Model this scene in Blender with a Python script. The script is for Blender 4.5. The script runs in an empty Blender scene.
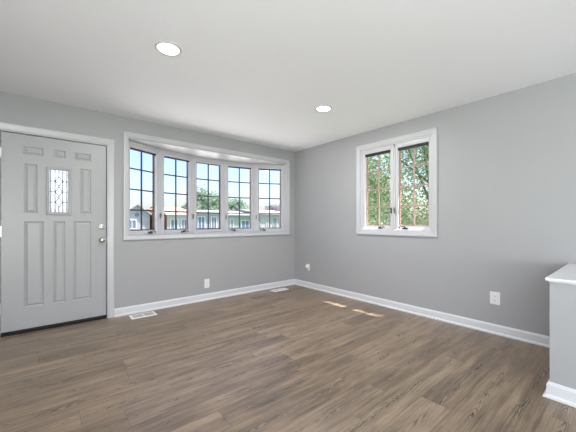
import bpy, bmesh, math, random
from mathutils import Vector, Matrix
random.seed(7)
C = bpy.context.scene
col = C.collection
PI = math.pi

# ------------------------------------------------------------------ camera, world, sun, large lights
CH = 1.142
YAW = math.radians(50.1)
cam_d = bpy.data.cameras.new('camera')
cam = bpy.data.objects.new('camera', cam_d); col.objects.link(cam)
cam.location = (0, 0, CH)
cam.rotation_euler = (PI/2, 0, YAW - PI/2)
cam_d.sensor_width = 36; cam_d.lens = 290.8/576*36
cam_d.shift_y = 6.2/576
cam_d.clip_start = 0.05; cam_d.clip_end = 500
C.camera = cam
C.view_settings.view_transform = 'Standard'; C.view_settings.look = 'None'
C.view_settings.gamma = 1; C.view_settings.use_curve_mapping = False
C.view_settings.exposure = 0.05

w = bpy.data.worlds.new('sky'); C.world = w; w.use_nodes = True
nt = w.node_tree; nt.nodes.clear()
sky = nt.nodes.new('ShaderNodeTexSky'); sky.sky_type = 'NISHITA'; sky.sun_disc = False
sky.sun_elevation = math.radians(62); sky.sun_rotation = math.radians(130)
sky.air_density = 1.0; sky.dust_density = 3.0; sky.ozone_density = 1.0
hs = nt.nodes.new('ShaderNodeHueSaturation'); hs.inputs['Saturation'].default_value = 1.15
bgn = nt.nodes.new('ShaderNodeBackground'); bgn.inputs['Strength'].default_value = 0.39
wo = nt.nodes.new('ShaderNodeOutputWorld')
nt.links.new(sky.outputs[0], hs.inputs['Color']); nt.links.new(hs.outputs[0], bgn.inputs['Color'])
nt.links.new(bgn.outputs[0], wo.inputs['Surface'])

def light(name, kind, loc, direction, energy, color=(1, 1, 1), size=None, size_y=None):
    d = bpy.data.lights.new(name, kind); d.energy = energy; d.color = color
    o = bpy.data.objects.new(name, d); col.objects.link(o); o.location = loc
    o.rotation_euler = Vector(direction).to_track_quat('-Z', 'Y').to_euler()
    if kind == 'AREA':
        d.shape = 'RECTANGLE'; d.size = size; d.size_y = size_y or size
    return o
sun = light('sun', 'SUN', (6, -4, 12), (-.355, .25, -1.0), 18.0, (1.0, .95, .87)); sun.data.angle = math.radians(.6)

# room extents
X0, Y0, H = 3.544, 4.043, 2.44          # right wall plane, window wall plane, ceiling
XL, YB = -1.6, -3.3                     # left wall and rear wall, both behind the camera's view
T = .16                                 # wall thickness
# fill lights added behind the camera in made-up openings to brighten the ceiling
light('fill_light_left', 'AREA', (XL-.10, -1.45, .95), (1, .50, 1.7), 215, (.92, .955, 1.0), 2.8, 1.3)
light('fill_light_rear', 'AREA', (-.55, YB-.10, .95), (0.05, 1, 2.2), 115, (.92, .955, 1.0), 1.8, 1.3)

# ------------------------------------------------------------------ materials
def mat(name, color=(.8, .8, .8), rough=.5, metal=0.0, spec=.5, **kw):
    m = bpy.data.materials.new(name); m.use_nodes = True
    b = m.node_tree.nodes['Principled BSDF']
    b.inputs['Base Color'].default_value = (*color, 1); b.inputs['Roughness'].default_value = rough
    b.inputs['Metallic'].default_value = metal; b.inputs['Specular IOR Level'].default_value = spec
    for k, v in kw.items(): b.inputs[k].default_value = v
    return m
def nodes(m): return m.node_tree.nodes, m.node_tree.links, m.node_tree.nodes['Principled BSDF']
def noise(N, L, scale, vec=None, detail=3, rough=.5, dist=0.0):
    n = N.new('ShaderNodeTexNoise'); n.inputs['Scale'].default_value = scale
    n.inputs['Detail'].default_value = detail; n.inputs['Roughness'].default_value = rough
    n.inputs['Distortion'].default_value = dist
    if vec is not None: L.new(vec, n.inputs['Vector'])
    return n
def painted(name, color, rough, bump=.05, scale=220, var=.03):
    m = mat(name, color, rough); N, L, b = nodes(m)
    tc = N.new('ShaderNodeTexCoord')
    n = noise(N, L, scale, tc.outputs['Object'], 2)
    bp = N.new('ShaderNodeBump'); bp.inputs['Strength'].default_value = bump; bp.inputs['Distance'].default_value = .002
    L.new(n.outputs[0], bp.inputs['Height']); L.new(bp.outputs[0], b.inputs['Normal'])
    n2 = noise(N, L, 1.3, tc.outputs['Object'], 3)
    r = N.new('ShaderNodeValToRGB')
    r.color_ramp.elements[0].position = .3; r.color_ramp.elements[1].position = .7
    r.color_ramp.elements[0].color = (*[c*(1-var) for c in color], 1); r.color_ramp.elements[1].color = (*[c*(1+var) for c in color], 1)
    L.new(n2.outputs[0], r.inputs[0]); L.new(r.outputs[0], b.inputs['Base Color'])
    return m
M = {}
M['wall'] = painted('grey_wall_paint', (.375, .375, .383), .55, .06, 260, .015)
M['ceil'] = painted('white_ceiling_paint', (.885, .89, .915), .8, .08, 300, .01)
M['base'] = painted('white_baseboard_paint', (.66, .665, .685), .32, .02, 120, .01)
M['cap'] = painted('white_cap_paint', (.72, .725, .745), .3, .02, 120, .01)
M['trim'] = painted('white_trim_paint', (.53, .533, .545), .32, .02, 120, .01)
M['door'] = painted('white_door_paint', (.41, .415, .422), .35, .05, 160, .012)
M['vinyl'] = painted('white_window_vinyl', (.57, .565, .59), .35, .01, 100, .01)
M['grid'] = painted('dark_grid_bars', (.045, .048, .055), .5, .01, 90, .1)
M['clad'] = painted('brown_window_cladding', (.13, .065, .05), .5, .02, 90, .1)
M['screen'] = painted('dark_screen_rail', (.014, .013, .013), .6, .02, 90, .15)
M['nickel'] = mat('satin_nickel', (.62, .60, .56), .28, 1.0)
M['bronze'] = mat('dark_hardware', (.06, .055, .05), .4, .7)
M['pewter'] = mat('pewter_hardware', (.22, .21, .20), .45, .6)
M['plastic'] = painted('white_outlet_plastic', (.80, .80, .79), .3, .01, 80, .01)
M['slot'] = mat('dark_slot', (.02, .02, .02), .7)
M['register'] = painted('white_register_enamel', (.82, .81, .79), .35, .02, 90, .02)
M['threshold'] = painted('dark_threshold_rubber', (.008, .007, .006), .9, .1, 90, .2)
M['lead'] = mat('lead_came', (.10, .10, .10), .6, .3)
M['lens'] = mat('lamp_lens', (.95, .95, .95), .4)
b = M['lens'].node_tree.nodes['Principled BSDF']
b.inputs['Emission Color'].default_value = (1, .97, .92, 1); b.inputs['Emission Strength'].default_value = 14

def glass(name, tint, refl=.10, diffuse=0):
    m = bpy.data.materials.new(name); m.use_nodes = True; N = m.node_tree.nodes; L = m.node_tree.links; N.clear()
    out = N.new('ShaderNodeOutputMaterial'); tr = N.new('ShaderNodeBsdfTransparent'); tr.inputs[0].default_value = (*tint, 1)
    gl = N.new('ShaderNodeBsdfGlossy'); gl.inputs['Roughness'].default_value = .02
    fr = N.new('ShaderNodeFresnel'); fr.inputs[0].default_value = 1.28
    gg = N.new('ShaderNodeNewGeometry'); k1 = N.new('ShaderNodeMath'); k1.operation = 'SUBTRACT'; k1.inputs[0].default_value = 1; L.new(gg.outputs['Backfacing'], k1.inputs[1])
    k2 = N.new('ShaderNodeMath'); k2.operation = 'MULTIPLY'; L.new(fr.outputs[0], k2.inputs[0]); L.new(k1.outputs[0], k2.inputs[1])   # reflect off the outer skin of each side only
    mx = N.new('ShaderNodeMixShader'); L.new(k2.outputs[0], mx.inputs[0]); L.new(tr.outputs[0], mx.inputs[1]); L.new(gl.outputs[0], mx.inputs[2])
    if diffuse:
        tl = N.new('ShaderNodeBsdfTranslucent'); tl.inputs[0].default_value = (.95, .96, .98, 1)
        m2 = N.new('ShaderNodeMixShader'); m2.inputs[0].default_value = diffuse
        L.new(tr.outputs[0], m2.inputs[1]); L.new(tl.outputs[0], m2.inputs[2]); L.new(m2.outputs[0], mx.inputs[1])
    L.new(mx.outputs[0], out.inputs[0])
    return m
M['glass'] = glass('window_glass', (.975, .975, 1.0))
M['doorglass'] = glass('door_light_glass', (.98, .99, 1.0), diffuse=.38)

def floor_material():
    m = mat('vinyl_plank_oak', (.2, .15, .11), .4); N, L, b = nodes(m)
    def math_(op, a, b_=None, c=None):
        n = N.new('ShaderNodeMath'); n.operation = op
        for i, v in enumerate((a, b_, c)):
            if v is None: continue
            if isinstance(v, (int, float)): n.inputs[i].default_value = v
            else: L.new(v, n.inputs[i])
        return n.outputs[0]
    geo = N.new('ShaderNodeNewGeometry'); sp = N.new('ShaderNodeSeparateXYZ'); L.new(geo.outputs['Position'], sp.inputs[0])
    PW, PL = .182, 1.22
    yy = math_('DIVIDE', math_('ADD', sp.outputs['Y'], 20.03), PW)
    row = math_('FLOOR', yy); fy = math_('FRACT', yy)
    off = math_('FRACT', math_('MULTIPLY', math_('SINE', math_('MULTIPLY', row, 12.9898)), 43758.5453))
    xx = math_('ADD', math_('DIVIDE', math_('ADD', sp.outputs['X'], 20.0), PL), off)
    cx = math_('FLOOR', xx); fx = math_('FRACT', xx)
    idv = N.new('ShaderNodeCombineXYZ'); L.new(row, idv.inputs[0]); L.new(cx, idv.inputs[1])
    wn = N.new('ShaderNodeTexWhiteNoise'); wn.noise_dimensions = '2D'; L.new(idv.outputs[0], wn.inputs['Vector'])
    rnd = wn.outputs['Value']
    # per plank coordinates: along, across (metres), random offset per plank
    along = math_('ADD', sp.outputs['X'], math_('MULTIPLY', rnd, 37.0))
    across = math_('MULTIPLY', math_('SUBTRACT', fy, .5), PW)
    # cathedral grain: rings of a stretched, meandering distance from the heart line
    pv = N.new('ShaderNodeCombineXYZ'); L.new(math_('MULTIPLY', along, 1.6), pv.inputs[0]); L.new(math_('MULTIPLY', across, 9.0), pv.inputs[1]); L.new(math_('MULTIPLY', rnd, 9.1), pv.inputs[2])
    n1 = noise(N, L, 1.0, pv.outputs[0], 2, .5)
    mv = N.new('ShaderNodeCombineXYZ'); L.new(math_('MULTIPLY', along, 1.5), mv.inputs[0]); L.new(math_('MULTIPLY', rnd, 31.0), mv.inputs[1])
    n2 = noise(N, L, 1.0, mv.outputs[0], 2, .5)
    wob = math_('MULTIPLY', math_('SUBTRACT', n2.outputs[0], .5), .10)
    dist = math_('ABSOLUTE', math_('ADD', across, wob))
    ph = math_('ADD', math_('MULTIPLY', along, 19.0), math_('MULTIPLY', dist, 200.0))
    jv = N.new('ShaderNodeCombineXYZ'); L.new(math_('MULTIPLY', along, 22.0), jv.inputs[0]); L.new(math_('MULTIPLY', across, 90.0), jv.inputs[1]); L.new(rnd, jv.inputs[2])
    nj = noise(N, L, 1.0, jv.outputs[0], 3, .6)
    ph = math_('ADD', ph, math_('MULTIPLY', n1.outputs[0], 26.0))
    ph = math_('ADD', ph, math_('MULTIPLY', nj.outputs[0], 3.0))
    ring = math_('SINE', math_('MULTIPLY', ph, 2.6))
    ringp = math_('POWER', math_('MULTIPLY_ADD', ring, .5, .5), 2.0)
    heart = N.new('ShaderNodeMapRange'); heart.inputs['From Min'].default_value = .004; heart.inputs['From Max'].default_value = .032
    heart.inputs['To Min'].default_value = 1; heart.inputs['To Max'].default_value = 0; L.new(dist, heart.inputs['Value'])
    mv2 = N.new('ShaderNodeCombineXYZ'); L.new(math_('MULTIPLY', along, 5.0), mv2.inputs[0]); L.new(math_('MULTIPLY', rnd, 17.0), mv2.inputs[1])
    n3 = noise(N, L, 1.0, mv2.outputs[0], 2, .6)
    patch = N.new('ShaderNodeMapRange'); patch.inputs['From Min'].default_value = .37; patch.inputs['From Max'].default_value = .54
    L.new(n3.outputs[0], patch.inputs['Value'])
    hm = math_('MULTIPLY', heart.outputs[0], patch.outputs[0])
    cath = math_('MULTIPLY', ringp, hm)
    # fine straight grain + broad tonal drift
    gv = N.new('ShaderNodeCombineXYZ'); L.new(math_('MULTIPLY', along, 2.2), gv.inputs[0]); L.new(math_('MULTIPLY', across, 120.0), gv.inputs[1]); L.new(math_('MULTIPLY', rnd, 5.0), gv.inputs[2])
    n4 = noise(N, L, 1.0, gv.outputs[0], 4, .65)
    dv = N.new('ShaderNodeCombineXYZ'); L.new(math_('MULTIPLY', along, 2.2), dv.inputs[0]); L.new(math_('MULTIPLY', across, 13.0), dv.inputs[1]); L.new(math_('MULTIPLY', rnd, 3.0), dv.inputs[2])
    n5 = noise(N, L, 1.0, dv.outputs[0], 3, .6)
    tone = math_('MULTIPLY_ADD', rnd, .22, -.11)
    tone = math_('ADD', tone, math_('MULTIPLY', math_('SUBTRACT', n4.outputs[0], .5), .85))
    tone = math_('ADD', tone, math_('MULTIPLY', math_('SUBTRACT', n5.outputs[0], .5), 1.15))
    tone = math_('ADD', tone, .52)
    r = N.new('ShaderNodeValToRGB'); e = r.color_ramp.elements
    e[0].position = .12; e[0].color = (.080, .051, .030, 1); e[1].position = .9; e[1].color = (.350, .260, .178, 1)
    k = r.color_ramp.elements.new(.5); k.color = (.208, .147, .096, 1)
    L.new(tone, r.inputs[0])
    dk = N.new('ShaderNodeMixRGB'); dk.blend_type = 'MULTIPLY'; dk.inputs[2].default_value = (.055, .033, .020, 1)
    L.new(math_('MULTIPLY', cath, .95), dk.inputs[0]); L.new(r.outputs[0], dk.inputs[1])
    # pale flecks beside the dark rings
    lt = N.new('ShaderNodeMixRGB'); lt.blend_type = 'MIX'; lt.inputs[2].default_value = (.42, .345, .26, 1)
    pale = math_('MULTIPLY', math_('POWER', math_('MULTIPLY_ADD', ring, -.5, .5), 6.0), math_('MULTIPLY', hm, .45))
    L.new(pale, lt.inputs[0]); L.new(dk.outputs[0], lt.inputs[1])
    # seams
    sy = math_('LESS_THAN', math_('MULTIPLY', math_('MINIMUM', fy, math_('SUBTRACT', 1.0, fy)), PW), .0012)
    sx = math_('LESS_THAN', math_('MULTIPLY', math_('MINIMUM', fx, math_('SUBTRACT', 1.0, fx)), PL), .0012)
    seam = math_('MAXIMUM', sy, sx)
    sm = N.new('ShaderNodeMixRGB'); sm.blend_type = 'MULTIPLY'; sm.inputs[2].default_value = (.45, .42, .4, 1)
    L.new(math_('MULTIPLY', seam, .8), sm.inputs[0]); L.new(lt.outputs[0], sm.inputs[1])
    L.new(sm.outputs[0], b.inputs['Base Color'])
    rr = math_('MULTIPLY_ADD', n5.outputs[0], .16, .27)
    L.new(rr, b.inputs['Roughness']); b.inputs['Specular IOR Level'].default_value = .9
    bp = N.new('ShaderNodeBump'); bp.inputs['Strength'].default_value = .25; bp.inputs['Distance'].default_value = .002
    hh = math_('SUBTRACT', math_('MULTIPLY', n4.outputs[0], .6), math_('ADD', math_('MULTIPLY', cath, .5), seam))
    L.new(hh, bp.inputs['Height']); L.new(bp.outputs[0], b.inputs['Normal'])
    return m
M['floor'] = floor_material()

# ------------------------------------------------------------------ mesh helpers
def link(name, bm, m, parent=None, smooth=False, bevel=0, kind=None):
    me = bpy.data.meshes.new(name); bmesh.ops.recalc_face_normals(bm, faces=bm.faces[:]); bm.to_mesh(me); bm.free()
    o = bpy.data.objects.new(name, me); col.objects.link(o)
    for x in (m if isinstance(m, (list, tuple)) else [m]): me.materials.append(x)
    if smooth:
        for p in me.polygons: p.use_smooth = True
    if bevel:
        md = o.modifiers.new('bevel', 'BEVEL'); md.width = bevel; md.segments = 2; md.limit_method = 'ANGLE'; md.angle_limit = math.radians(40)
    if parent is not None: o.parent = parent
    if kind: o['kind'] = kind
    return o
def bx(bm, x0, x1, y0, y1, z0, z1, M_=None):
    vs = [bm.verts.new(v) for v in ((x0,y0,z0),(x1,y0,z0),(x1,y1,z0),(x0,y1,z0),(x0,y0,z1),(x1,y0,z1),(x1,y1,z1),(x0,y1,z1))]
    for f in ((0,3,2,1),(4,5,6,7),(0,1,5,4),(1,2,6,5),(2,3,7,6),(3,0,4,7)): bm.faces.new([vs[i] for i in f])
    if M_ is not None:
        for v in vs: v.co = M_ @ v.co
    return vs
def prism(bm, pts, z0, z1, M_=None):
    lo = [bm.verts.new((x, y, z0)) for x, y in pts]; hi = [bm.verts.new((x, y, z1)) for x, y in pts]
    n = len(pts); bm.faces.new(lo[::-1]); bm.faces.new(hi)
    for i in range(n): bm.faces.new([lo[i], lo[(i+1) % n], hi[(i+1) % n], hi[i]])
    if M_ is not None:
        for v in lo+hi: v.co = M_ @ v.co
def lathe(bm, prof, seg=32, M_=None, caps=True):
    rings = []
    for r, z in prof:
        rings.append([bm.verts.new((r*math.cos(2*PI*i/seg), r*math.sin(2*PI*i/seg), z)) for i in range(seg)])
    for a, b_ in zip(rings, rings[1:]):
        for i in range(seg): bm.faces.new([a[i], a[(i+1) % seg], b_[(i+1) % seg], b_[i]])
    if caps: bm.faces.new(rings[0][::-1]); bm.faces.new(rings[-1])
    if M_ is not None:
        for rr in rings:
            for v in rr: v.co = M_ @ v.co
def tube(bm, p, q, r0, r1=None, seg=10):
    p = Vector(p); q = Vector(q); d = q-p; r1 = r0 if r1 is None else r1
    Mx = Matrix.Translation(p) @ d.to_track_quat('Z', 'Y').to_matrix().to_4x4()
    lathe(bm, [(r0, 0), (r1, d.length)], seg, Mx)
def ring(bm, u0, u1, z0, z1, w_, n0, n1, M_=None, wz=None):
    """mitred rectangular frame as one closed solid in the u-z plane, thickness n0..n1"""
    wz = wz or w_
    o = [(u0, z0), (u1, z0), (u1, z1), (u0, z1)]; i = [(u0+w_, z0+wz), (u1-w_, z0+wz), (u1-w_, z1-wz), (u0+w_, z1-wz)]
    def mk(pts, n): return [bm.verts.new((u, n, z)) for u, z in pts]
    oa, ob, ia, ib = mk(o, n0), mk(o, n1), mk(i, n0), mk(i, n1)
    for k in range(4):
        j = (k+1) % 4
        bm.faces.new([oa[k], oa[j], ia[j], ia[k]]); bm.faces.new([ob[k], ib[k], ib[j], ob[j]])
        bm.faces.new([oa[k], ob[k], ob[j], oa[j]]); bm.faces.new([ia[k], ia[j], ib[j], ib[k]])
    if M_ is not None:
        for v in oa+ob+ia+ib: v.co = M_ @ v.co
def sweep_rect(bm, u0, u1, z0, z1, prof, M_=None, open_bottom=False):
    """sweep a (distance inward from the outer edge, height off the plane) profile round a rectangle, mitred"""
    def corners(d): return [(u0+d, z0 if open_bottom else z0+d), (u1-d, z0 if open_bottom else z0+d), (u1-d, z1-d), (u0+d, z1-d)]
    loops = [[bm.verts.new((u, -h, z)) for u, z in corners(d)] for d, h in prof]
    ks = (1, 2, 3) if open_bottom else (0, 1, 2, 3)
    n = len(loops)
    for a in range(n):
        A, B = loops[a], loops[(a+1) % n]
        for k in ks:
            j = (k+1) % 4; bm.faces.new([A[k], A[j], B[j], B[k]])
    if open_bottom:
        bm.faces.new([l[0] for l in loops]); bm.faces.new([l[1] for l in loops][::-1])
    if M_ is not None:
        for l in loops:
            for v in l: v.co = M_ @ v.co
def sweep_line(bm, path, prof, closed=False):
    """profile (d off the wall to the left-hand side, z) swept along a 2-D path with mitres"""
    n = len(path); loops = []
    for i, p in enumerate(path):
        p = Vector(p)
        a = (Vector(path[i])-Vector(path[i-1])).normalized() if i > 0 else None
        c = (Vector(path[i+1])-Vector(path[i])).normalized() if i < n-1 else None
        if a is None: a = c
        if c is None: c = a
        na, nc = Vector((-a.y, a.x)), Vector((-c.y, c.x))
        m_ = (na+nc).normalized(); s = 1/max(.2, m_.dot(na))
        loops.append([bm.verts.new((p.x+m_.x*d*s, p.y+m_.y*d*s, z)) for d, z in prof])
    for A, B in zip(loops, loops[1:]):
        for k in range(len(prof)):
            j = (k+1) % len(prof); bm.faces.new([A[k], A[j], B[j], B[k]])
    bm.faces.new(loops[0][::-1]); bm.faces.new(loops[-1])
def holed(bm, us, zs, holes, n0, n1, M_=None):
    """slab in the u-z plane cut into cells, leaving out the cells inside the holes; closed manifold"""
    us = sorted(set(us+[v for h in holes for v in h[:2]])); zs = sorted(set(zs+[v for h in holes for v in h[2:]]))
    nu, nz = len(us)-1, len(zs)-1
    def solid(i, k):
        if not (0 <= i < nu and 0 <= k < nz): return False
        u = (us[i]+us[i+1])/2; z = (zs[k]+zs[k+1])/2
        return not any(h[0] < u < h[1] and h[2] < z < h[3] for h in holes)
    cache = {}
    def V(i, k, s):
        if (i, k, s) not in cache:
            v = bm.verts.new((us[i], n1 if s else n0, zs[k]));  cache[(i, k, s)] = v
        return cache[(i, k, s)]
    for i in range(nu):
        for k in range(nz):
            if not solid(i, k): continue
            bm.faces.new([V(i,k,0), V(i+1,k,0), V(i+1,k+1,0), V(i,k+1,0)]); bm.faces.new([V(i,k,1), V(i,k+1,1), V(i+1,k+1,1), V(i+1,k,1)])
            if not solid(i-1, k): bm.faces.new([V(i,k,0), V(i,k+1,0), V(i,k+1,1), V(i,k,1)])
            if not solid(i+1, k): bm.faces.new([V(i+1,k,0), V(i+1,k,1), V(i+1,k+1,1), V(i+1,k+1,0)])
            if not solid(i, k-1): bm.faces.new([V(i,k,0), V(i,k,1), V(i+1,k,1), V(i+1,k,0)])
            if not solid(i, k+1): bm.faces.new([V(i,k+1,0), V(i+1,k+1,0), V(i+1,k+1,1), V(i,k+1,1)])
    if M_ is not None:
        for v in cache.values(): v.co = M_ @ v.co
BM = bmesh.new
def empty(name, loc, rz=0, label=None, cat=None, group=None, kind=None):
    o = bpy.data.objects.new(name, None); col.objects.link(o); o.location = loc; o.rotation_euler = (0, 0, rz); o.empty_display_size = .1
    tag(o, label, cat, group, kind); return o
def tag(o, label=None, cat=None, group=None, kind=None):
    if label: o['label'] = label
    if cat: o['category'] = cat
    if group: o['group'] = group
    if kind: o['kind'] = kind
    return o
def frame_m(ox, oy, ang, oz=0):       # u axis along ang, n (local +y) outward to its left
    return Matrix.Translation((ox, oy, oz)) @ Matrix.Rotation(ang, 4, 'Z')
MB = frame_m(0, Y0, 0)                # window wall: u = x, n = outward (+y)
MR = frame_m(X0, 0, -PI/2)            # right wall: u = -y, n = outward (+x)

# ------------------------------------------------------------------ room shell
DX0, DX1, DZ = -.352, .578, 2.068     # door opening
BX0, BX1, BZ0, BZ1 = .788, 3.354, .965, 2.197   # bow window opening
RY0, RY1, RZ0, RZ1 = 1.560, 2.583, 1.030, 2.193 # right window opening
bm = BM(); bx(bm, XL-T, X0+T, YB-T, Y0+T, -.2, 0); link('floor', bm, M['floor'], kind='structure')
bm = BM(); bx(bm, XL-T, X0+T, YB-T, Y0+T, H, H+.2); link('ceiling', bm, M['ceil'], kind='structure')
bm = BM(); holed(bm, [XL-T, X0+T], [0, H], [(DX0, DX1, 0, DZ), (BX0, BX1, BZ0, BZ1)], 0, T, MB); link('wall_back', bm, M['wall'], kind='structure')
bm = BM(); holed(bm, [-Y0, -YB], [0, H], [(-RY1, -RY0, RZ0, RZ1)], 0, T, MR); link('wall_right', bm, M['wall'], kind='structure')
bm = BM(); holed(bm, [YB, Y0], [0, H], [(-2.9, 0.0, .05, 2.1)], 0, T, frame_m(XL, 0, PI/2)); link('wall_left', bm, M['wall'], kind='structure')
bm = BM(); holed(bm, [-X0-T, -XL+T], [0, H], [(-.4, 1.5, .05, 2.1)], 0, T, frame_m(0, YB, PI)); link('wall_rear', bm, M['wall'], kind='structure')
for nm, Mx, a, b_ in (('trim_1', frame_m(XL, 0, PI/2), -2.9, 0.0), ('trim_2', frame_m(0, YB, PI), -.4, 1.5)):   # casings of unseen openings added for the fill lights
    bm = BM(); sweep_rect(bm, a-.06, b_+.06, .0, 2.16, [(0, 0), (0, .018), (.06, .018), (.06, 0)], Mx, True); link(nm, bm, M['trim'], kind='structure')
# unseen overhang added above the right window to clip the sun patches
bm = BM(); bx(bm, X0+T, X0+T+.24, YB-T, Y0+1.0, H+.02, H+.16); link('sun_clip_overhang', bm, M['trim'], kind='structure')

# baseboards with quarter-round shoe
BP = [(0, 0), (.030, 0), (.030, .008), (.026, .016), (.016, .020), (.014, .024), (.014, .078), (.010, .088), (.006, .096), (0, .096)]
bm = BM(); sweep_line(bm, [(X0, Y0), (.642, Y0)], BP); link('baseboard_back', bm, M['base'], kind='structure')
bm = BM(); sweep_line(bm, [(X0, .367), (X0, Y0)], BP); link('baseboard_right', bm, M['base'], kind='structure')
bm = BM(); sweep_line(bm, [(DX0-.062, Y0), (XL, Y0), (XL, .08)], BP); link('baseboard_left', bm, M['base'], kind='structure')

# half wall with cap
KX, KY = 2.534, .362
kw = empty('wall_half', (KX, KY, 0)); kw['kind'] = 'structure'
bm = BM(); bx(bm, 0, X0-KX, -2.2, 0, 0, .754); link('half_wall_body', bm, M['wall'], kw)
bm = BM(); bx(bm, -.022, X0-KX, -2.22, .020, .758, .780); link('half_wall_cap', bm, M['cap'], kw, bevel=.006)
bm = BM(); bx(bm, -.006, X0-KX, -2.21, .006, .750, .758); link('half_wall_cove', bm, M['cap'], kw, bevel=.003)
bm = BM(); sweep_line(bm, [(0, -2.2), (0, 0), (X0-KX, 0)][::1], [(d, z*1.04) for d, z in BP]); o = link('half_wall_baseboard', bm, M['base'], kw)

# ------------------------------------------------------------------ casement units
def casement(parent, Mx, w_, z0, z1, crank=None, lock=None, fixed=False, edge=.020, bar=True, sw=.045, hz=0):
    """one glazed unit in the local frame Mx: u 0..w_, n outward (0 = glass plane)"""
    s0 = edge
    if fixed: sw -= .008
    zb, zt = z0+.026, z1-.046
    g0, g1, h0, h1 = s0+sw, w_-s0-sw, zb+.046 - (.006 if fixed else 0), zt-.032
    bm = BM(); sweep_rect(bm, s0, w_-s0, zb, zt, [(0, -.02), (0, .032), (.004, .036), (sw-.010, .036), (sw, .024), (sw, -.02)], Mx)
    for q in (0,):                                            # deeper bottom and top rails
        bx(bm, s0+sw*.6, w_-s0-sw*.6, -.024, .018, zb+.004, h0, Mx); bx(bm, s0+sw*.6, w_-s0-sw*.6, -.024, .018, h1, zt-.004, Mx)
    sash = link('sash', bm, M['vinyl'], parent)
    bm = BM(); bx(bm, g0-.004, g1+.004, -.003, .003, h0-.004, h1+.004, Mx); link('pane', bm, M['glass'], sash)
    bm = BM(); ring(bm, g0-.010, g1+.010, h0-.008, h1+.008, .020 if not fixed else .026, .006, .034, Mx)
    link('exterior_cladding', bm, M['clad'], sash)
    bm = BM(); um = (g0+g1)/2; bx(bm, um-.009, um+.009, .006, .020, h0, h1, Mx)
    for k in (1, 2, 3):
        z = h0+(h1-h0)*k/4; bx(bm, g0, g1, .007, .019, z-.009, z+.009, Mx)
    link('muntin_grid', bm, M['grid'], sash)
    if not fixed and bar:
        bm = BM(); bx(bm, g0-.003, g1+.003, -.0262, .004, h1-.030, h1+.006, Mx); link('screen_rail', bm, M['screen'], sash)
    if crank:
        uc = w_-.19 if crank == 'r' else .17; sg = 1 if crank == 'r' else -1
        bm = BM(); bx(bm, uc-.030, uc+.030, -.066, -.036, zb+.006, zb+.022, Mx)
        P = lambda u, n, z: Mx @ Vector((u, n, z))
        tube(bm, P(uc, -.055, zb+.014), P(uc, -.066, zb+.034), .008)
        tube(bm, P(uc, -.066, zb+.034), P(uc+sg*.030, -.070, zb+.038), .005)
        tube(bm, P(uc+sg*.030, -.070, zb+.038), P(uc+sg*.072, -.070, zb+.026), .005)
        tube(bm, P(uc+sg*.070, -.070, zb+.028), P(uc+sg*.070, -.074, zb+.012), .007)
        link('crank_handle', bm, M['bronze'], sash)
    if lock:
        ul = w_-s0+.002 if lock == 'r' else s0-.002
        zl = z0+.27
        bm = BM(); bx(bm, ul-.008, ul+.008, -.062, -.052, zl-.035, zl+.035, Mx)
        bx(bm, ul-.005, ul+.005, -.078, -.058, zl-.006, zl+.042, Mx)
        link('sash_lock', bm, M['pewter'], sash)

# bow window
UW = 0
def bow_points(x0, x1, yo, t1, t2):
    a1, a2 = math.radians(t1), math.radians(t2)
    w_ = (x1-x0)/(1+2*math.cos(a1)+2*math.cos(a2)); P = [(x0, yo)]
    for t in (a1, a2, 0, -a2, -a1): P.append((P[-1][0]+w_*math.cos(t), P[-1][1]+w_*math.sin(t)))
    return w_, P
GX0, GX1, GY = .761, 3.398, Y0+.119
UW, BPts = bow_points(GX0, GX1, GY, 26.6, 13.15)
win = empty('window_1', (0, 0, 0)); win['kind'] = 'structure'
bm = BM(); sweep_rect(bm, BX0-.048, BX1+.048, BZ0-.046, BZ1+.060, [(0, 0), (0, .022), (.012, .024), (.042, .016), (.054, .014), (.054, 0)], MB); link('window_casing', bm, M['trim'], win)
out = [(x, y) for x, y in BPts]
def offs(d): return [(x+(x-2.07)/3.2*d, y+d) for x, y in BPts]
ow = offs(.10)
poly = [(BX0+.0005, Y0+.0), (BX1-.0005, Y0+.0)] + ow[::-1]
poly2 = [(BX0, Y0+T+.001), (BX1, Y0+T+.001)] + [p for p in ow[::-1]]
bm = BM(); prism(bm, poly, 2.186, 2.1965); prism(bm, poly2, 2.1965, 2.30); link('head_board', bm, M['trim'], win)
bm = BM(); prism(bm, poly, .9655, .972); prism(bm, poly2, .88, .9655); link('seat_board', bm, M['trim'], win)
bm = BM(); prism(bm, [(BX0-.1, Y0+T), (BX1+.1, Y0+T)]+[(x, y+.02) for x, y in ow[::-1]], 2.30, 2.34); link('bow_roof', bm, M['clad'], win)
z0u, z1u = .958, 2.195
# end jambs filling wall depth, mullion posts with small interior stop beads
bm = BM(); bx(bm, BX0-.005, BX0+.012, Y0, Y0+.20, z0u, z1u); bx(bm, BX1-.012, BX1+.005, Y0, Y0+.20, z0u, z1u)
for i, (x, y) in enumerate(BPts):
    if i in (0, 5): x += .03 if i == 0 else -.03
    ang = math.radians((26.6, 19.9, 6.6, -6.6, -19.9, -26.6)[i])
    Mx = frame_m(x, y, ang)
    hw = .024
    bx(bm, -hw, hw, -.045, .06, z0u, z1u, Mx)
    if 0 < i < 5: bx(bm, -.009, .009, -.058, -.044, z0u, z1u, Mx)
for i in range(5):
    Mx = frame_m(*BPts[i], math.radians((26.6, 13.15, 0, -13.15, -26.6)[i]))
    bx(bm, 0, UW, -.045, .06, z0u, z0u+.028, Mx); bx(bm, 0, UW, -.045, .06, z1u-.05, z1u, Mx)
link('window_frame', bm, M['vinyl'], win, bevel=.002)
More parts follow.
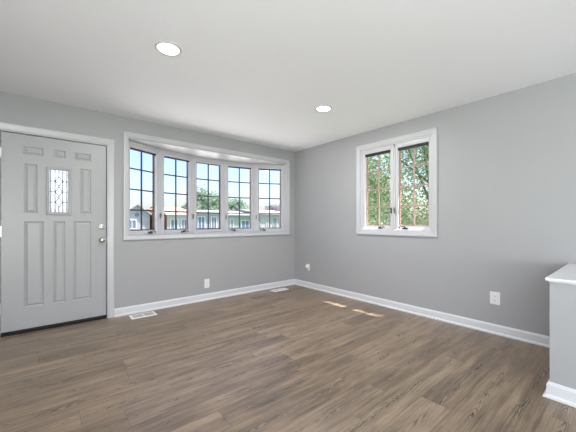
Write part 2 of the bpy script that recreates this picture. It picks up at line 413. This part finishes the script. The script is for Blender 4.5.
for i in range(5):
    Mx = frame_m(*BPts[i], math.radians((26.6, 13.15, 0, -13.15, -26.6)[i]))
    casement(win, Mx, UW, z0u, z1u, (('r', 'r', None, 'l', 'l')[i]), (('r', 'r', None, 'l', 'l')[i]), fixed=(i == 2), edge=.026)

# right window: pair of casements
win2 = empty('window_2', (0, 0, 0)); win2['kind'] = 'structure'
bm = BM(); sweep_rect(bm, -RY1-.064, -RY0+.064, RZ0-.063, RZ1+.062, [(0, 0), (0, .022), (.012, .024), (.052, .016), (.064, .014), (.064, 0)], MR); link('window_casing', bm, M['trim'], win2)
bm = BM(); ring(bm, -RY1, -RY0, RZ0, RZ1, .018, 0, .13, MR)
um = -(RY0+RY1)/2
MR2 = frame_m(X0+.062, 0, -PI/2)
bx(bm, um-.026, um+.026, -.045, .06, RZ0, RZ1, MR2); bx(bm, um-.009, um+.009, -.058, -.044, RZ0, RZ1, MR2)
for a, b_ in ((-RY1, -RY1+.035), (-RY0-.035, -RY0)): bx(bm, a, b_, -.04, .06, RZ0, RZ1, MR2)
bx(bm, -RY1, -RY0, -.045, .06, RZ0, RZ0+.03, MR2); bx(bm, -RY1, -RY0, -.045, .06, RZ1-.05, RZ1, MR2)
link('window_frame', bm, M['vinyl'], win2, bevel=.002)
w2 = (RY1-RY0)/2
M['clad_sunlit'] = painted('sunlit_window_cladding', (.36, .22, .16), .5, .02, 90, .1)  # sun on the brown cladding and dark bars painted in as paler tan
keep = M['clad'], M['grid']; M['clad'] = M['clad_sunlit']; M['grid'] = painted('sunlit_grid_bars', (.44, .31, .26), .5, .02, 90, .1)
casement(win2, frame_m(X0+.062, RY1, -PI/2), w2, RZ0-.006, RZ1+.004, 'r', 'r', edge=.026, sw=.030)
casement(win2, frame_m(X0+.062, RY1-w2, -PI/2), w2, RZ0-.006, RZ1+.004, 'l', 'l', edge=.026, sw=.030)
M['clad'], M['grid'] = keep

# ------------------------------------------------------------------ entry door
door = empty('door_1', (0, 0, 0)); door['kind'] = 'structure'
bm = BM(); sweep_rect(bm, DX0-.062, DX1+.062, 0, DZ+.064, [(0, 0), (0, .020), (.010, .024), (.05, .016), (.062, .013), (.062, 0)], MB, True); link('door_casing', bm, M['trim'], door)
bm = BM()
bx(bm, DX0-.0, DX0+.012, .0, T, .0, DZ, MB); bx(bm, DX1-.010, DX1, .0, T, .0, DZ, MB); bx(bm, DX0+.012, DX1-.010, .0, T, DZ-.012, DZ, MB)
bx(bm, DX0+.012, DX0+.028, .072, .086, .0, DZ-.012, MB); bx(bm, DX1-.026, DX1-.010, .072, .086, .0, DZ-.012, MB); bx(bm, DX0+.028, DX1-.026, .072, .086, DZ-.03, DZ-.012, MB)
link('door_jamb', bm, M['trim'], door)
bm = BM(); bx(bm, DX0+.012, DX1-.010, -.012, T, 0, .022, MB); link('threshold', bm, M['threshold'], door, bevel=.004)
LX0, LX1, LZ0, LZ1 = DX0+.016, DX1-.016, .034, DZ-.018
s = 1.008
tops = [(-.170, -.012), (.072, .176), (.258, .413)]
panels = [(a, b_, 1.848, 1.932) for a, b_ in tops]
panels += [(-.168, -.060, 1.235, 1.752), (.312, .413, 1.235, 1.752)]
panels += [(-.168, -.010, .255, 1.150), (.068, .174, .255, 1.150), (.244, .413, .255, 1.150)]
lite = (.036, .203, 1.246, 1.716)
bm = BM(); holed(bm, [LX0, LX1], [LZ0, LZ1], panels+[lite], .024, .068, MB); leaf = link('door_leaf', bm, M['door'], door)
for a, b_, c, d in panels:
    bm = BM()
    prof = [(0, 0), (.009, .009), (.014, .010), (.030, .001), (.034, .000)]
    loops = []
    for dd, n in prof:
        loops.append([bm.verts.new(MB @ Vector((u, .0242+n, z))) for u, z in ((a+dd, c+dd), (b_-dd, c+dd), (b_-dd, d-dd), (a+dd, d-dd))])
    for A, B in zip(loops, loops[1:]):
        for k in range(4): bm.faces.new([A[k], A[(k+1) % 4], B[(k+1) % 4], B[k]])
    bm.faces.new(loops[-1])
    back = [bm.verts.new(MB @ Vector((u, .068, z))) for u, z in ((a, c), (b_, c), (b_, d), (a, d))]
    for k in range(4): bm.faces.new([loops[0][k], back[k], back[(k+1) % 4], loops[0][(k+1) % 4]])
    bm.faces.new(back)
    link('panel', bm, M['door'], leaf)
bm = BM(); sweep_rect(bm, lite[0]-.026, lite[1]+.026, lite[2]-.026, lite[3]+.026, [(0, -.024), (0, -.016), (.007, -.010), (.018, -.012), (.030, -.020), (.030, -.04), (.0262, -.04)], MB)
lf = link('glass_surround', bm, M['door'], leaf)
bm = BM(); bx(bm, lite[0], lite[1], .042, .048, lite[2], lite[3], MB); link('pane', bm, M['doorglass'], lf)
bm = BM(); ua, ub, za, zb = lite; uc = (ua+ub)/2; t_ = .0042
def bar(p, q):
    p0 = MB @ Vector((p[0], .040, p[1])); q0 = MB @ Vector((q[0], .040, q[1])); tube(bm, p0, q0, t_, seg=6)
hh = zb-za; dz = [za+hh*k for k in (.245, .49, .735)]
hu, hz = .030, .052
for u in (uc-.034, uc+.034, ua+.014, ub-.014): bar((u, za), (u, zb))
for z in dz:
    for p, q in (((uc-hu, z), (uc, z+hz)), ((uc, z+hz), (uc+hu, z)), ((uc+hu, z), (uc, z-hz)), ((uc, z-hz), (uc-hu, z))): bar(p, q)
    bar((ua, z), (uc-hu, z)); bar((uc+hu, z), (ub, z))
zz = [za]+sum([[z-hz, z+hz] for z in dz], [])+[zb]
for k in range(0, 8, 2): bar((uc, zz[k]), (uc, zz[k+1]))
link('leaded_came', bm, M['lead'], lf)
RYm = Matrix.Rotation(PI/2, 4, 'X')       # lathe axis z -> -y (into the room)
for nm, u, z, prof in (('deadbolt', .517, 1.087, [(.031, 0), (.031, .006), (.027, .012), (.020, .014), (.019, .022), (.015, .024)]),
                       ('door_knob', .521, .932, [(.032, 0), (.032, .005), (.026, .010), (.012, .014), (.011, .030), (.020, .036), (.027, .046), (.028, .056), (.024, .064), (.013, .068)])):
    bm = BM(); lathe(bm, prof, 28, Matrix.Translation((u, Y0+.024, z)) @ RYm)
    if nm == 'deadbolt': bx(bm, u-.005, u+.005, Y0-.012, Y0+.002, z-.016, z+.016)
    link(nm, bm, M['nickel'], leaf, smooth=(nm == 'door_knob'))
bm = BM(); bx(bm, DX1-.014, DX1+.001, -.004, .03, .90, .965, MB); link('strike_plate', bm, M['nickel'], door)
for z in (.28, 1.05, 1.84):
    bm = BM(); bx(bm, LX0-.004, LX0+.004, .012, .026, z-.05, z+.05, MB); tube(bm, MB @ Vector((LX0, .012, z-.052)), MB @ Vector((LX0, .012, z+.052)), .007); link('hinge', bm, M['nickel'], door)

# ------------------------------------------------------------------ outlets and plates
def duplex(name, Mx, uc, zc, w_, h_, label):
    root = empty(name, Mx @ Vector((uc, 0, zc)), 0, label, 'outlet')
    inv = Matrix.Translation(-(Mx @ Vector((uc, 0, zc)))) @ Mx
    A = inv @ Matrix.Translation((uc, 0, zc))
    bm = BM(); bx(bm, -w_/2, w_/2, -.006, 0, -h_/2, h_/2, A); link('cover_plate', bm, M['plastic'], root, bevel=.002)
    for s_ in (-1, 1):
        z = s_*h_*.17
        bm = BM(); prism(bm, [(.017*math.cos(t)*1.0, .0145*max(-.86, min(.86, math.sin(t)))) for t in [2*PI*k/24 for k in range(24)]], 0, .003, A @ Matrix.Translation((0, -.006, z)) @ RYm)
        r = link('receptacle', bm, M['plastic'], root)
        bm = BM(); bx(bm, -.008, -.0055, -.0096, -.0088, z-.003, z+.006, A); bx(bm, .0055, .008, -.0096, -.0088, z-.003, z+.005, A)
        lathe(bm, [(.0028, 0), (.0028, .0008)], 10, A @ Matrix.Translation((0, -.0088, z-.008)) @ RYm)
        link('slot', bm, M['slot'], r)
    bm = BM(); lathe(bm, [(.0032, 0), (.0026, .0012)], 12, A @ Matrix.Translation((0, -.006, 0)) @ RYm); link('screw', bm, M['plastic'], root)
    return root
duplex('wall_outlet', MB, 1.826, .242, .077, .132, 'white duplex outlet low on the grey wall under the five-part bow window')
duplex('wall_outlet', MR, -.926, .363, .088, .128, 'white duplex outlet on the right wall, nearest the half wall')
root = empty('cable_jack', (X0, 3.68, .352), 0, 'small white cable jack plate on the right wall near the far room corner', 'cable jack')
bm = BM(); bx(bm, -.006, 0, -.034, .034, -.058, .058); link('cover_plate', bm, M['plastic'], root, bevel=.002)
bm = BM(); bx(bm, -.046, -.006, .000, .030, -.004, .044); link('plug', bm, M['plastic'], root, bevel=.004)
bm = BM(); RX = Matrix.Rotation(-PI/2, 4, 'Y')
lathe(bm, [(.012, 0), (.012, .008), (.007, .009), (.007, .034)], 14, Matrix.Translation((-.006, 0, -.024)) @ RX); link('connector', bm, M['nickel'], root)

# ------------------------------------------------------------------ floor registers
def register(x0, x1, y0, y1, label):
    cx_, cy_ = (x0+x1)/2, (y0+y1)/2; a, b_ = (x1-x0)/2, (y1-y0)/2
    root = empty('floor_register', (cx_, cy_, 0), 0, label, 'floor vent')
    Mh = Matrix.Rotation(-PI/2, 4, 'X')      # u stays x, sweep z -> y
    bm = BM()
    prof = [(0, 0), (.004, .005), (.012, .007), (.024, .007), (.026, .0005)]
    loops = [[bm.verts.new((u, v, h)) for u, v in ((-a+d, -b_+d), (a-d, -b_+d), (a-d, b_-d), (-a+d, b_-d))] for d, h in prof]
    for A, B in zip(loops, loops[1:]+loops[:1]):
        for k in range(4): bm.faces.new([A[k], A[(k+1) % 4], B[(k+1) % 4], B[k]])
    link('frame', bm, M['register'], root)
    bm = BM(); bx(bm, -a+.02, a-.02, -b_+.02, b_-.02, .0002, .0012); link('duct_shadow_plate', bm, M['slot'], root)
    bm = BM(); n = 22
    for k in range(n):
        u = -a+.028+(2*a-.056)*k/(n-1)
        bx(bm, u-.0015, u+.0015, -b_+.022, b_-.022, .0013, .006)
    bx(bm, -a+.02, a-.02, -.004, .004, .0013, .0064)
    bx(bm, -.008, .008, -b_+.022, b_-.022, .0013, .0066)
    link('louvre_grille', bm, M['register'], root)
    return root
register(.782, 1.068, 3.792, 3.965, 'white metal floor register beside the entry door casing')
register(2.885, 3.185, 3.785, 3.925, 'white metal floor register near the far corner of the room')

# ------------------------------------------------------------------ recessed ceiling lights
def downlight(x, y, label):
    root = empty('recessed_light', (x, y, H), 0, label, 'ceiling light', 'recessed ceiling lights')
    bm = BM(); lathe(bm, [(.094, -.0005), (.094, -.004), (.088, -.009), (.078, -.010), (.074, -.004), (.074, -.0005)], 48, caps=False)
    link('trim_ring', bm, M['trim'], root, smooth=True)
    bm = BM(); lathe(bm, [(.0745, -.0015), (.0745, -.004), (.06, -.0055), (.03, -.006)], 48, caps=True); link('lens', bm, M['lens'], root)
    d = bpy.data.lights.new('lamp', 'AREA'); d.shape = 'DISK'; d.size = .14; d.energy = 22; d.color = (1, .98, .97)
    lo = bpy.data.objects.new('lamp', d); col.objects.link(lo); lo.parent = root; lo.location = (0, 0, -.012)
    return root
downlight(.708, 2.240, 'round recessed ceiling light nearer the entry door, the larger in view')
downlight(2.440, 2.285, 'round recessed ceiling light nearer the right wall, the smaller in view')

# ------------------------------------------------------------------ outside
GZ = -.6
def leafmat(name, c1, c2, scale, transl=.35):
    m = bpy.data.materials.new(name); m.use_nodes = True; N = m.node_tree.nodes; L = m.node_tree.links; N.clear()
    out_ = N.new('ShaderNodeOutputMaterial'); df = N.new('ShaderNodeBsdfDiffuse'); tl = N.new('ShaderNodeBsdfTranslucent'); mx = N.new('ShaderNodeMixShader')
    g = N.new('ShaderNodeNewGeometry'); n = N.new('ShaderNodeTexNoise'); n.inputs['Scale'].default_value = scale; L.new(g.outputs['Position'], n.inputs['Vector'])
    r = N.new('ShaderNodeValToRGB'); r.color_ramp.elements[0].position = .35; r.color_ramp.elements[1].position = .65
    r.color_ramp.elements[0].color = (*c1, 1); r.color_ramp.elements[1].color = (*c2, 1)
    L.new(n.outputs[0], r.inputs[0]); L.new(r.outputs[0], df.inputs[0]); L.new(r.outputs[0], tl.inputs[0])
    mx.inputs[0].default_value = transl; L.new(df.outputs[0], mx.inputs[1]); L.new(tl.outputs[0], mx.inputs[2]); L.new(mx.outputs[0], out_.inputs[0])
    return m
M['leaf'] = leafmat('sunny_green_leaves', (.20, .29, .14), (.42, .49, .32), 6)
M['leaf_far'] = leafmat('blue_green_leaves', (.18, .28, .20), (.34, .41, .33), 1.2)
M['twig_far'] = leafmat('purplish_twigs', (.20, .18, .22), (.28, .26, .29), 1.2)
M['bark'] = painted('bark', (.16, .12, .09), .9, .5, 20, .3)
M['lawn'] = painted('lawn', (.14, .22, .07), .9, .3, 30, .3)
M['asphalt'] = painted('asphalt', (.32, .32, .33), .9, .2, 60, .1)
M['concrete'] = painted('concrete', (.5, .49, .47), .9, .2, 60, .05)
M['bounce_pale'] = painted('bounce_pale', (.78, .77, .74), .9, .1, 60, .04)  # kept very pale so the added slab throws sun back indoors
M['siding'] = painted('white_siding', (.34, .34, .37), .6, .02, 4, .03)
M['siding_l'] = painted('lavender_siding', (.27, .27, .34), .6, .02, 4, .03)
M['siding_g'] = painted('pale_green_siding', (.25, .29, .30), .6, .02, 4, .03)
M['brick'] = painted('red_brick', (.30, .13, .10), .8, .2, 30, .15)
M['roof_r'] = painted('terracotta_roof', (.30, .16, .125), .8, .2, 20, .12)
M['roof_g'] = painted('pale_grey_shingles', (.28, .27, .29), .8, .2, 20, .1)
M['hglass'] = mat('house_window_glass', (.10, .15, .25), .5, 0, .2)
M['housetrim'] = painted('white_house_trim', (.48, .48, .48), .6, .02, 40, .03)

def plate(name, x0, x1, y0, y1, z, m, kind='structure'):
    bm = BM(); bx(bm, x0, x1, y0, y1, z-.3, z); return link(name, bm, m, kind=kind)
plate('ground_lawn', -40, 90, -40, 90, GZ, M['lawn'])
bm = BM(); bx(bm, -40, 90, 14, 21, GZ, GZ+.03); link('street_asphalt', bm, M['asphalt'], kind='structure')
bm = BM(); bx(bm, -40, 90, 12, 13.2, GZ, GZ+.05); link('pavement_sidewalk', bm, M['concrete'], kind='structure')
bm = BM(); bx(bm, XL-T, X0+T, YB-T, Y0+T, GZ, -.2); link('foundation', bm, M['concrete'], kind='structure')
bm = BM(); bx(bm, -9, 16, Y0+1.7, 11.9, GZ, GZ+.04); link('bounce_slab', bm, M['bounce_pale'], kind='structure')  # unseen pale slab added to bounce sunlight up to the ceiling
bm = BM(); bx(bm, -1.2, 1.2, Y0+T, Y0+1.6, GZ, -.06); link('door_step', bm, M['concrete'], kind='structure')

def tree(name, x, y, z0, cz, rx, rz_, n, leaf, m, label, cat='tree', group=None, trunk_r=.14, seed=1, core=.0, ry=None, squash=1):
    rnd = random.Random(seed); ry = ry or rx
    root = empty(name, (x, y, z0), 0, label, cat, group)
    bm = BM(); top = cz-z0
    pts = [Vector((0, 0, -.05)), Vector((rnd.uniform(-.1, .1), rnd.uniform(-.1, .1), top*.45)), Vector((rnd.uniform(-.2, .2), rnd.uniform(-.2, .2), top))]
    tube(bm, pts[0], pts[1], trunk_r, trunk_r*.75, 10); tube(bm, pts[1], pts[2], trunk_r*.75, trunk_r*.35, 10)
    link('trunk', bm, M['bark'], root)
    bm = BM(); ends = []
    for k in range(26):
        t = rnd.uniform(.35, 1); st = pts[1].lerp(pts[2], (t-.35)/.65)
        a = rnd.uniform(0, 2*PI); el = rnd.uniform(-.3, 1.2)
        e = Vector((math.cos(a)*math.cos(el)*rx, math.sin(a)*math.cos(el)*ry, math.sin(el)*rz_))*rnd.uniform(.5, .9)+Vector((0, 0, top))
        tube(bm, st, e, trunk_r*.22, trunk_r*.05, 6); ends.append(e)
    link('branches', bm, M['bark'], root)
    verts, faces = [], []
    clumps = []
    for k in range(70):
        a = rnd.uniform(0, 2*PI); u = rnd.uniform(-1, 1); r = rnd.uniform(.15, 1)**.6; q = math.sqrt(1-u*u)
        clumps.append(Vector((rx*r*q*math.cos(a), ry*r*q*math.sin(a), rz_*r*u)))
    for k in range(n):
        c = rnd.choice(clumps)
        p = c+Vector((rnd.gauss(0, rx*.13), rnd.gauss(0, ry*.13), rnd.gauss(0, rz_*.11)))
        p.z += top
        s = leaf*rnd.uniform(.6, 1.3)
        d = Vector((rnd.gauss(0, 1), rnd.gauss(0, 1), rnd.gauss(0, .7)-.3)).normalized()
        e = d.cross(Vector((rnd.gauss(0, 1), rnd.gauss(0, 1), rnd.gauss(0, 1)))).normalized()
        i = len(verts)
        verts += [p-d*s*.5, p+e*s*.28-d*s*.05, p+d*s*.5, p-e*s*.28-d*s*.05]
        faces.append((i, i+1, i+2, i+3))
    me = bpy.data.meshes.new('foliage'); me.from_pydata([tuple(v) for v in verts], [], faces); me.materials.append(m)
    o = bpy.data.objects.new('foliage', me); col.objects.link(o); o.parent = root
    return root
tree('leafy_tree', 6.8, 2.9, GZ, 2.9, 2.1, 2.8, 46000, .074, M['leaf'], 'leafy green tree close outside, filling both casements of the two-part window', seed=3, ry=2.7)
tree('leafy_tree', 11.5, 8.2, GZ, 2.6, 1.9, 2.6, 12000, .10, M['leaf'], 'leafy green tree farther off at the left edge of the two-part window', seed=9)

def house(x0, x1, y, depth, zw, zr, wall, roof, wins, label, door_at=None, gable=False, over=.35, fascia=True):
    """front at y facing the camera side (-y)"""
    W_ = x1-x0; root = empty('house', (x0, y, GZ), 0, label, 'house')
    zw -= GZ; zr -= GZ
    bm = BM()
    if gable:
        Mg = Matrix.Rotation(PI/2, 4, 'X')
        prism(bm, [(0, 0), (W_, 0), (W_, zw), (W_/2, zr), (0, zw)], -depth, 0, Mg)
    else: bx(bm, 0, W_, 0, depth, 0, zw)
    link('walls', bm, wall, root)
    bm = BM()
    if gable:
        Mg = Matrix.Rotation(PI/2, 4, 'X'); s_ = (zr-zw)/(W_/2); t = .14
        prism(bm, [(-over, zw-over*s_), (W_/2, zr), (W_+over, zw-over*s_), (W_+over, zw-over*s_+t), (W_/2, zr+t), (-over, zw-over*s_+t)], -depth-.3, .3, Mg)
    else:
        v = [bm.verts.new(p) for p in ((-over, -over, zw), (W_+over, -over, zw), (W_+over, depth+over, zw), (-over, depth+over, zw), (-over, depth/2, zr), (W_+over, depth/2, zr))]
        for f in ((0, 1, 5, 4), (2, 3, 4, 5), (0, 4, 3), (1, 2, 5), (0, 3, 2, 1)): bm.faces.new([v[i] for i in f])
    link('roof', bm, roof, root)
    if fascia and not gable:
        bm = BM(); bx(bm, -over, W_+over, -over-.06, -over, zw-.12, zw+.06); link('gutter', bm, M['housetrim'], root)
    for a, b_, c, d in wins:
        bm = BM(); ring(bm, a, b_, c, d, .09, -.06, .02); bx(bm, (a+b_)/2-.03, (a+b_)/2+.03, -.05, 0, c, d)
        f = link('window', bm, M['housetrim'], root)
        bm = BM(); bx(bm, a+.08, b_-.08, -.025, -.002, c+.08, d-.08); link('pane', bm, M['hglass'], f)
    if door_at is not None:
        bm = BM(); bx(bm, door_at, door_at+.9, -.05, -.002, .05, 2.1); link('front_door', bm, M['housetrim'], root)
    return root
h = house(5.5, 7.75, 30, 9, 1.9, 2.75, M['siding_l'], M['roof_g'], [(.3, 1.1, 1.1, 2.0)], 'pale lavender gabled house seen through the leftmost bow window sash', gable=True, over=.12)
bm = BM(); lathe(bm, [(.22, 0), (.22, .04)], 5, Matrix.Translation((1.12, -.01, 2.45)) @ RYm); link('gable_ornament', bm, M['hglass'], h)
house(8.1, 8.9, 29.4, 8, 2.3, 2.6, M['brick'], M['roof_r'], [(.15, .55, .9, 1.8)], 'narrow red brick house front at the edge of the leftmost bow window sash', over=.08)
house(9.35, 12.0, 30, 9, 2.0, 2.9, M['siding'], M['roof_r'], [(.3, 1.1, .8, 2.1), (1.4, 2.0, .8, 2.1)], 'white house with a terracotta roof seen through the second bow window sash', door_at=2.05, over=.25)
house(12.6, 15.5, 31, 9, 2.35, 2.7, M['siding_l'], M['roof_g'], [(.3, 1.2, .8, 2.4), (1.9, 2.6, .8, 2.4)], 'lavender blue house seen through the middle bow window pane', over=.25)
house(16.2, 19.9, 31, 9, 2.1, 2.7, M['siding_g'], M['roof_g'], [(.7, 1.2, .9, 2.2), (2.2, 3.4, .9, 2.0)], 'pale green house seen through the fourth bow window sash', over=.25)
house(20.6, 25.6, 30, 9, 2.25, 2.9, M['siding'], M['roof_g'], [(.8, 1.25, 1.0, 2.3), (1.9, 2.6, .9, 2.4), (3.0, 3.6, .9, 2.4), (4.0, 4.6, .9, 2.4)], 'white house with a row of tall blue windows seen through the rightmost bow window sash', over=.25)
house(23, 31, 16.9, 8, 3.2, 4.2, M['siding'], M['roof_g'], [(1, 2.2, .9, 2.4)], 'pale house glimpsed between leaves through the farther casement of the two-part window', door_at=3)
G = 'street trees behind the houses'
tree('street_tree', 22.8, 50, GZ, 4.4, 3.2, 3.4, 6000, .38, M['leaf_far'], 'round blue green tree behind the lavender blue house', group=G, seed=31)
tree('street_tree', 16.4, 42, GZ, 1.9, 1.4, 2.1, 3000, .34, M['leaf_far'], 'blue green tree rising right of the terracotta roof', group=G, seed=32)
tree('street_tree', 31.5, 56, GZ, 3.6, 4.0, 2.6, 6000, .40, M['leaf_far'], 'wide blue green tree behind the pale green house', group=G, seed=33)
tree('street_tree', 43.5, 56, GZ, 3.4, 4.2, 2.1, 4200, .36, M['twig_far'], 'hazy purplish tree behind the white house with tall windows', group=G, seed=34)
tree('street_tree', 11.0, 50, GZ, 2.2, 3.2, 1.5, 3400, .36, M['leaf_far'], 'low pale tree line behind the gabled house', group=G, seed=35)
